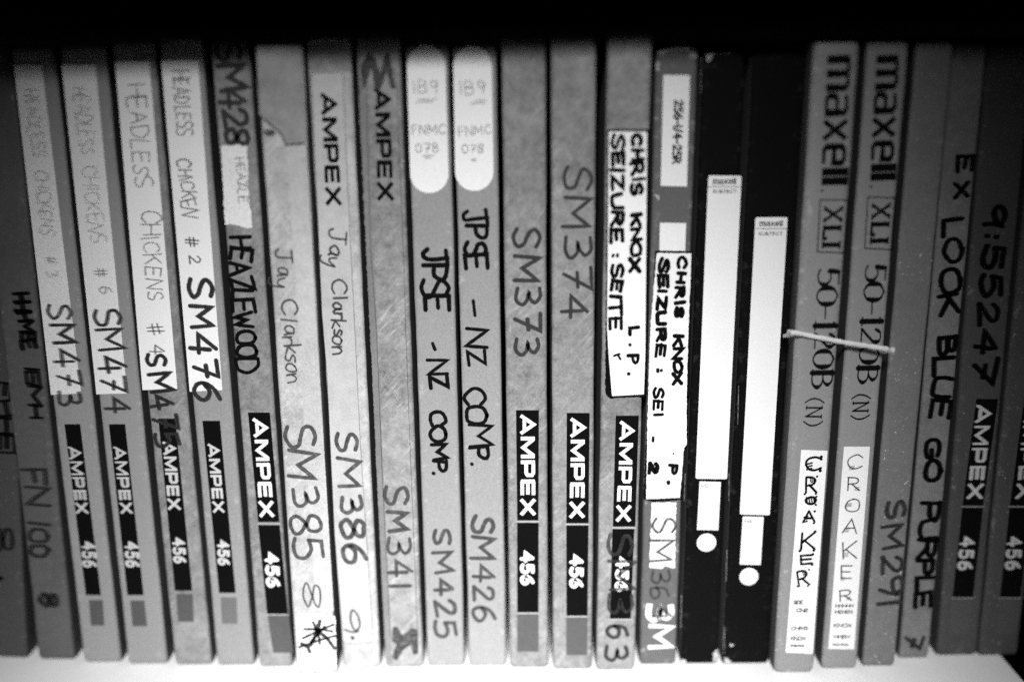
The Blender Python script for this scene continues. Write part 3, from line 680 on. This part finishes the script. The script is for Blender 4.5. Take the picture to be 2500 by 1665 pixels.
for bb, segs, chips in (
    (b16, [sh('E', 934, 260, 930, 420), sh('F', 868, 150, 866, 260), sh('F', 862, 640, 858, 760), sh('F', 846, 1180, 842, 1330), sh('E', 985, 242, 1075, 240)],
     [sh('F', 838, 1462, 862, 1470, 868, 1482, 842, 1486), sh('F', 985, 1440, 1006, 1420, 1004, 1470, 990, 1480), sh('E', 950, 246, 985, 240, 978, 268, 958, 274)]),
    (b17, [sh('F', 1058, 640, 1056, 760), sh('F', 1048, 980, 1044, 1120), sh('F', 1036, 1320, 1034, 1440), sh('F', 1100, 250, 1096, 420)],
     [sh('F', 1032, 1455, 1056, 1462, 1068, 1480, 1038, 1484), sh('F', 1060, 1395, 1078, 1398, 1074, 1410, 1060, 1408)])):
    lines(bb, segs, 3.0, 'scuff', name='scuff_line', hand=1)
    for P_ in chips: bb.slab('worn_corner', P_, M['cream'], t=.00003, torn=.0004)
for P_ in (sh('E', 738, 232, 775, 220, 860, 212, 905, 222, 860, 226, 790, 232, 748, 250), sh('E', 880, 236, 912, 240, 915, 262, 896, 262), sh('E', 735, 275, 748, 278, 744, 318, 736, 322), sh('E', 722, 868, 745, 872, 750, 888, 742, 894)):
    b15.slab('worn_corner', P_, M['cardpale'], t=.00003, torn=.0003)
# 18, 19
def croaker(b, lab, L, tiny, m, w, bold):
    lb = b.slab('paper_label', lab, M['paper'], t=.00012)
    ink = Ink(); y = -.00018
    for ch, (x0, x1, y0, y1) in zip('CROAKER', L):
        lay(ink, b, ch, ('H', x0, y1), ('H', x1, y1-3), y1-y0, w, y, hand=1.1, seed=x0)
        p, q = b.loc(('H', x0, y1)), b.loc(('H', x1, y0)); ww, hh = q.x-p.x, q.y-p.y
        if bold:      # striped fill and dots at the stroke ends
            if ch == 'O': 
                for k in range(4): ink.stroke([p+Vector((ww*(.1+.2*k), hh*.85)), p+Vector((ww*(.25+.2*k), hh*.15))], ww*.11, y)
            elif ch in 'CA':
                for k in range(3): ink.stroke([p+Vector((ww*.12, hh*(.12+.17*k))), p+Vector((ww*.42, hh*(.2+.17*k)))], hh*.10, y)
            elif ch == 'R':
                for k in range(3): ink.stroke([p+Vector((ww*(.35+.15*k), hh*.9)), p+Vector((ww*(.5+.12*k), hh*.62))], ww*.09, y)
            for gx, gy in ((0, 0), (.95, .02), (.95, .95)) if ch in 'KR' else ((.95, .05), (.95, .9)): ink.disc(p+Vector((ww*gx, hh*gy)), ww*.10, y)
        else:
            x_, z_ = {'C': (.1, .05), 'R': (.55, .12), 'O': (.02, .4), 'A': (.05, .1), 'K': (0, .1), 'E': (.0, .0), 'R2': (.5, .1)}[ch]
            for k in range(3): ink.stroke([p+Vector((ww*(x_+.05), hh*(z_+.09*k))), p+Vector((ww*(x_+.38), hh*(z_+.02+.09*k)))], ww*.05, y)
    for (x0, x1, yy, s_) in tiny:
        lay(ink, b, s_, ('H', x0, yy), ('H', x1, yy), 19, 3.6, y, hand=1, gap=.15, seed=yy)
    ink.link('handwriting', M[m], lb)
def max_print(b, c1, t0, t1, h, box4, x0, x1, n0, n1, nh, dot, p0, p1, ph):
    ink = Ink(); y = -.00005
    lay(ink, b, 'mqxell', t0, t1, h, h*.30, y, hand=0, gap=.04, cap='flat', contrast=.40)
    ink.disc(b.loc(dot), .0005, y); ink.link('printed_lettering', M['ink'], b.o)
    o = lines(b, [box4+[box4[0]]], 5, 'ink', name='printed_frame')
    ink = Ink(); lay(ink, b, ['Xs', 'Ls', 'Is'], x0, x1, 80, 21, y, hand=0, gap=.12, cap='flat', contrast=.38); ink.link('printed_lettering', M['ink'], o)
    ink = Ink(); lay(ink, b, ['5', '0', '-', '1s', '2', '0', 'Bs'], n0, n1, nh, 25, y, hand=.05, gap=.12, contrast=.26)
    lay(ink, b, ['(', 'Ns', ')'], p0, p1, ph, 8, y, hand=.05, gap=.22, contrast=.6)
    ink.link('printed_lettering', M['ink'], b.o)
b18 = b = Box((1984, 165), (2098, 165), (1888, 1643), (1990, 1643), M['maxgrey'], 'grey box with heavy lettering, left one of the pair tied by string', top=104, rc=.0028)
max_print(b, 'G', ('G', 292, 252), ('G', 264, 826), 122, sh('G', 260, 890, 389, 892, 371, 1126, 247, 1122), ('G', 280, 918), ('G', 268, 1108), ('G', 240, 1188), ('H', 208, 268), 118, ('G', 268, 850), ('H', 198, 302), ('H', 188, 430), 78)
croaker(b, [('H', 175, 534), ('H', 292, 538), ('H', 226, 1440), ('H', 106, 1434)],
        [(190, 268, 558, 630), (190, 248, 648, 730), (190, 245, 737, 780), (178, 238, 800, 862), (168, 240, 892, 982), (166, 230, 992, 1046), (158, 212, 1062, 1140)],
        [(138, 182, 1220, 'SIDE'), (152, 205, 1255, 'ONE'), (128, 205, 1335, 'CHRIS'), (128, 195, 1380, 'KNOX'), (124, 190, 1412, '~~~~')], 'ink', 10, True)
b19 = b = Box((2115, 165), (2214, 165), (2002, 1633), (2096, 1633), M['maxgrey'], 'grey box with heavy lettering, right one of the pair tied by string', top=104, rc=.0018)
max_print(b, 'G', ('G', 510, 252), ('G', 482, 806), 118, sh('G', 472, 878, 596, 882, 580, 1112, 458, 1106), ('G', 492, 905), ('G', 482, 1090), ('G', 452, 1170), ('H', 412, 246), 114, ('G', 485, 832), ('H', 405, 286), ('H', 398, 402), 76)
croaker(b, [('H', 365, 520), ('H', 481, 520), ('H', 410, 1420), ('H', 296, 1418)],
        [(378, 450, 552, 625), (378, 440, 652, 722), (368, 440, 745, 812), (358, 425, 835, 905), (360, 425, 935, 1015), (347, 402, 1037, 1115), (345, 400, 1150, 1206)],
        [(325, 408, 1235, 'HHHHH'), (322, 402, 1262, 'MEHEN'), (318, 400, 1322, 'KNOX'), (320, 390, 1372, 'HHEH'), (312, 385, 1408, '~~~~')], 'pen', 6, False)
# 20
Ink.soft = .0004
b = Box((2234, 165), (2321, 165), (2101, 1627), (2188, 1627), M['dusty'], 'dust-speckled grey box marked SM291 low on it, right of the string-tied pair', top=106, rc=.0013)
write(b, 'SM291', ('H', 545, 752), ('H', 512, 1232), 108, 22, 'markerl', None, 0, seed=4, gap=.25)
b = Box((2324, 165), (2403, 165), (2191, 1608), (2270, 1608), M['dimcard'], 'grey box with bold black colour words written down its whole spine', top=108, rc=.0013)
lb = b.o
ink = Ink(); y_ = -.00005
lay(ink, b, 'EX', ('G', 862, 690), ('G', 850, 892), 80, 22, y_, gap=.5)
lay(ink, b, 'LOOK', ('G', 808, 972), ('G', 782, 1412), 100, 24, y_, gap=.14, seed=2)
lay(ink, b, 'BLUE', ('G', 775, 1485), ('H', 745, 400), 102, 24, y_, gap=.14, seed=6)
lay(ink, b, 'GO', ('H', 726, 482), ('H', 718, 678), 80, 24, y_, gap=.14, seed=7)
lay(ink, b, 'PURPLE', ('H', 706, 762), ('H', 668, 1245), 92, 24, y_, gap=.08, seed=8, hand=1.6)
ink.link('handwriting', M['ink'], lb)
write(b, '7', ('H', 640, 1350), ('H', 625, 1415), 88, 20, 'marker', lb, 0, seed=4)
# 21, 22
Ink.soft = .00055
b = Box((2400, 165), (2525, 165), (2290, 1601), (2383, 1601), M['falloff'], 'shadowed box marked 9:55247 above its black panels, near the right edge', top=112, rc=.0015)
write(b, '9:55247', (2402, 500), (2374, 938), 110, 26, 'ink', None, 0, seed=3, gap=.2, hand=1.3)
block_wide(b, ('H', 955, 1052, 308, 893, 985, 782), ('H', 892, 985, 792, 848, 940, 1190), ('H', 846, 940, 1196, 832, 918, 1352), ('H', 960, 1022, 334, 915, 974, 756), ('H', 884, 946, 922, 872, 940, 1070))
b = Box((2535, 165), (2650, 165), (2389, 1601), (2484, 1601), M['falloff'], 'dark box cut by the right frame edge at the end of the shelf', top=112, rc=.0015)

block_wide(b, ('H', 1168, 1265, 308, 1104, 1196, 782), ('H', 1103, 1196, 792, 1060, 1152, 1190), ('H', 1058, 1152, 1196, 1044, 1130, 1352), ('H', 1176, 1238, 334, 1132, 1190, 756), ('H', 1092, 1156, 922, 1084, 1150, 1070))

# ------------------------------------------------------------------ string round the pair
yf = min(b18.y, b19.y)-.0011
p = [on_front(q, yf) for q in (('G', 118, 1478), ('G', 200, 1492), ('G', 300, 1512), ('G', 390, 1528), ('G', 480, 1542), ('G', 562, 1556))]
path = [Vector((p[0].x+.0008, .20, p[0].z-.06)), Vector((p[0].x+.0006, b18.y+.010, p[0].z-.0045))]+p+[Vector((p[-1].x-.0002, b19.y+.010, p[-1].z-.0045)), Vector((p[-1].x, .20, p[-1].z-.06))]
path = spline(path, 8)
v = []; f = []; n = 10
for i, q in enumerate(path):
    t = (path[min(i+1, len(path)-1)]-path[max(i-1, 0)]).normalized()
    up = Vector((0, 0, 1)); side = t.cross(up).normalized(); up2 = side.cross(t)
    for k in range(n):
        a = 2*math.pi*k/n; tw = 1+.10*math.sin(i*1.3)+.25*i/len(path)
        v.append(tuple(q+up2*math.cos(a)*.00085*tw+side*math.sin(a)*.0004))
for i in range(len(path)-1):
    for k in range(n): f.append((i*n+k, i*n+(k+1) % n, (i+1)*n+(k+1) % n, (i+1)*n+k))
o = link('string_tie', v, f, M['string'], None, True)
o['label'] = 'flat off-white string tied across the two heavy-lettered grey boxes'; o['category'] = 'string'
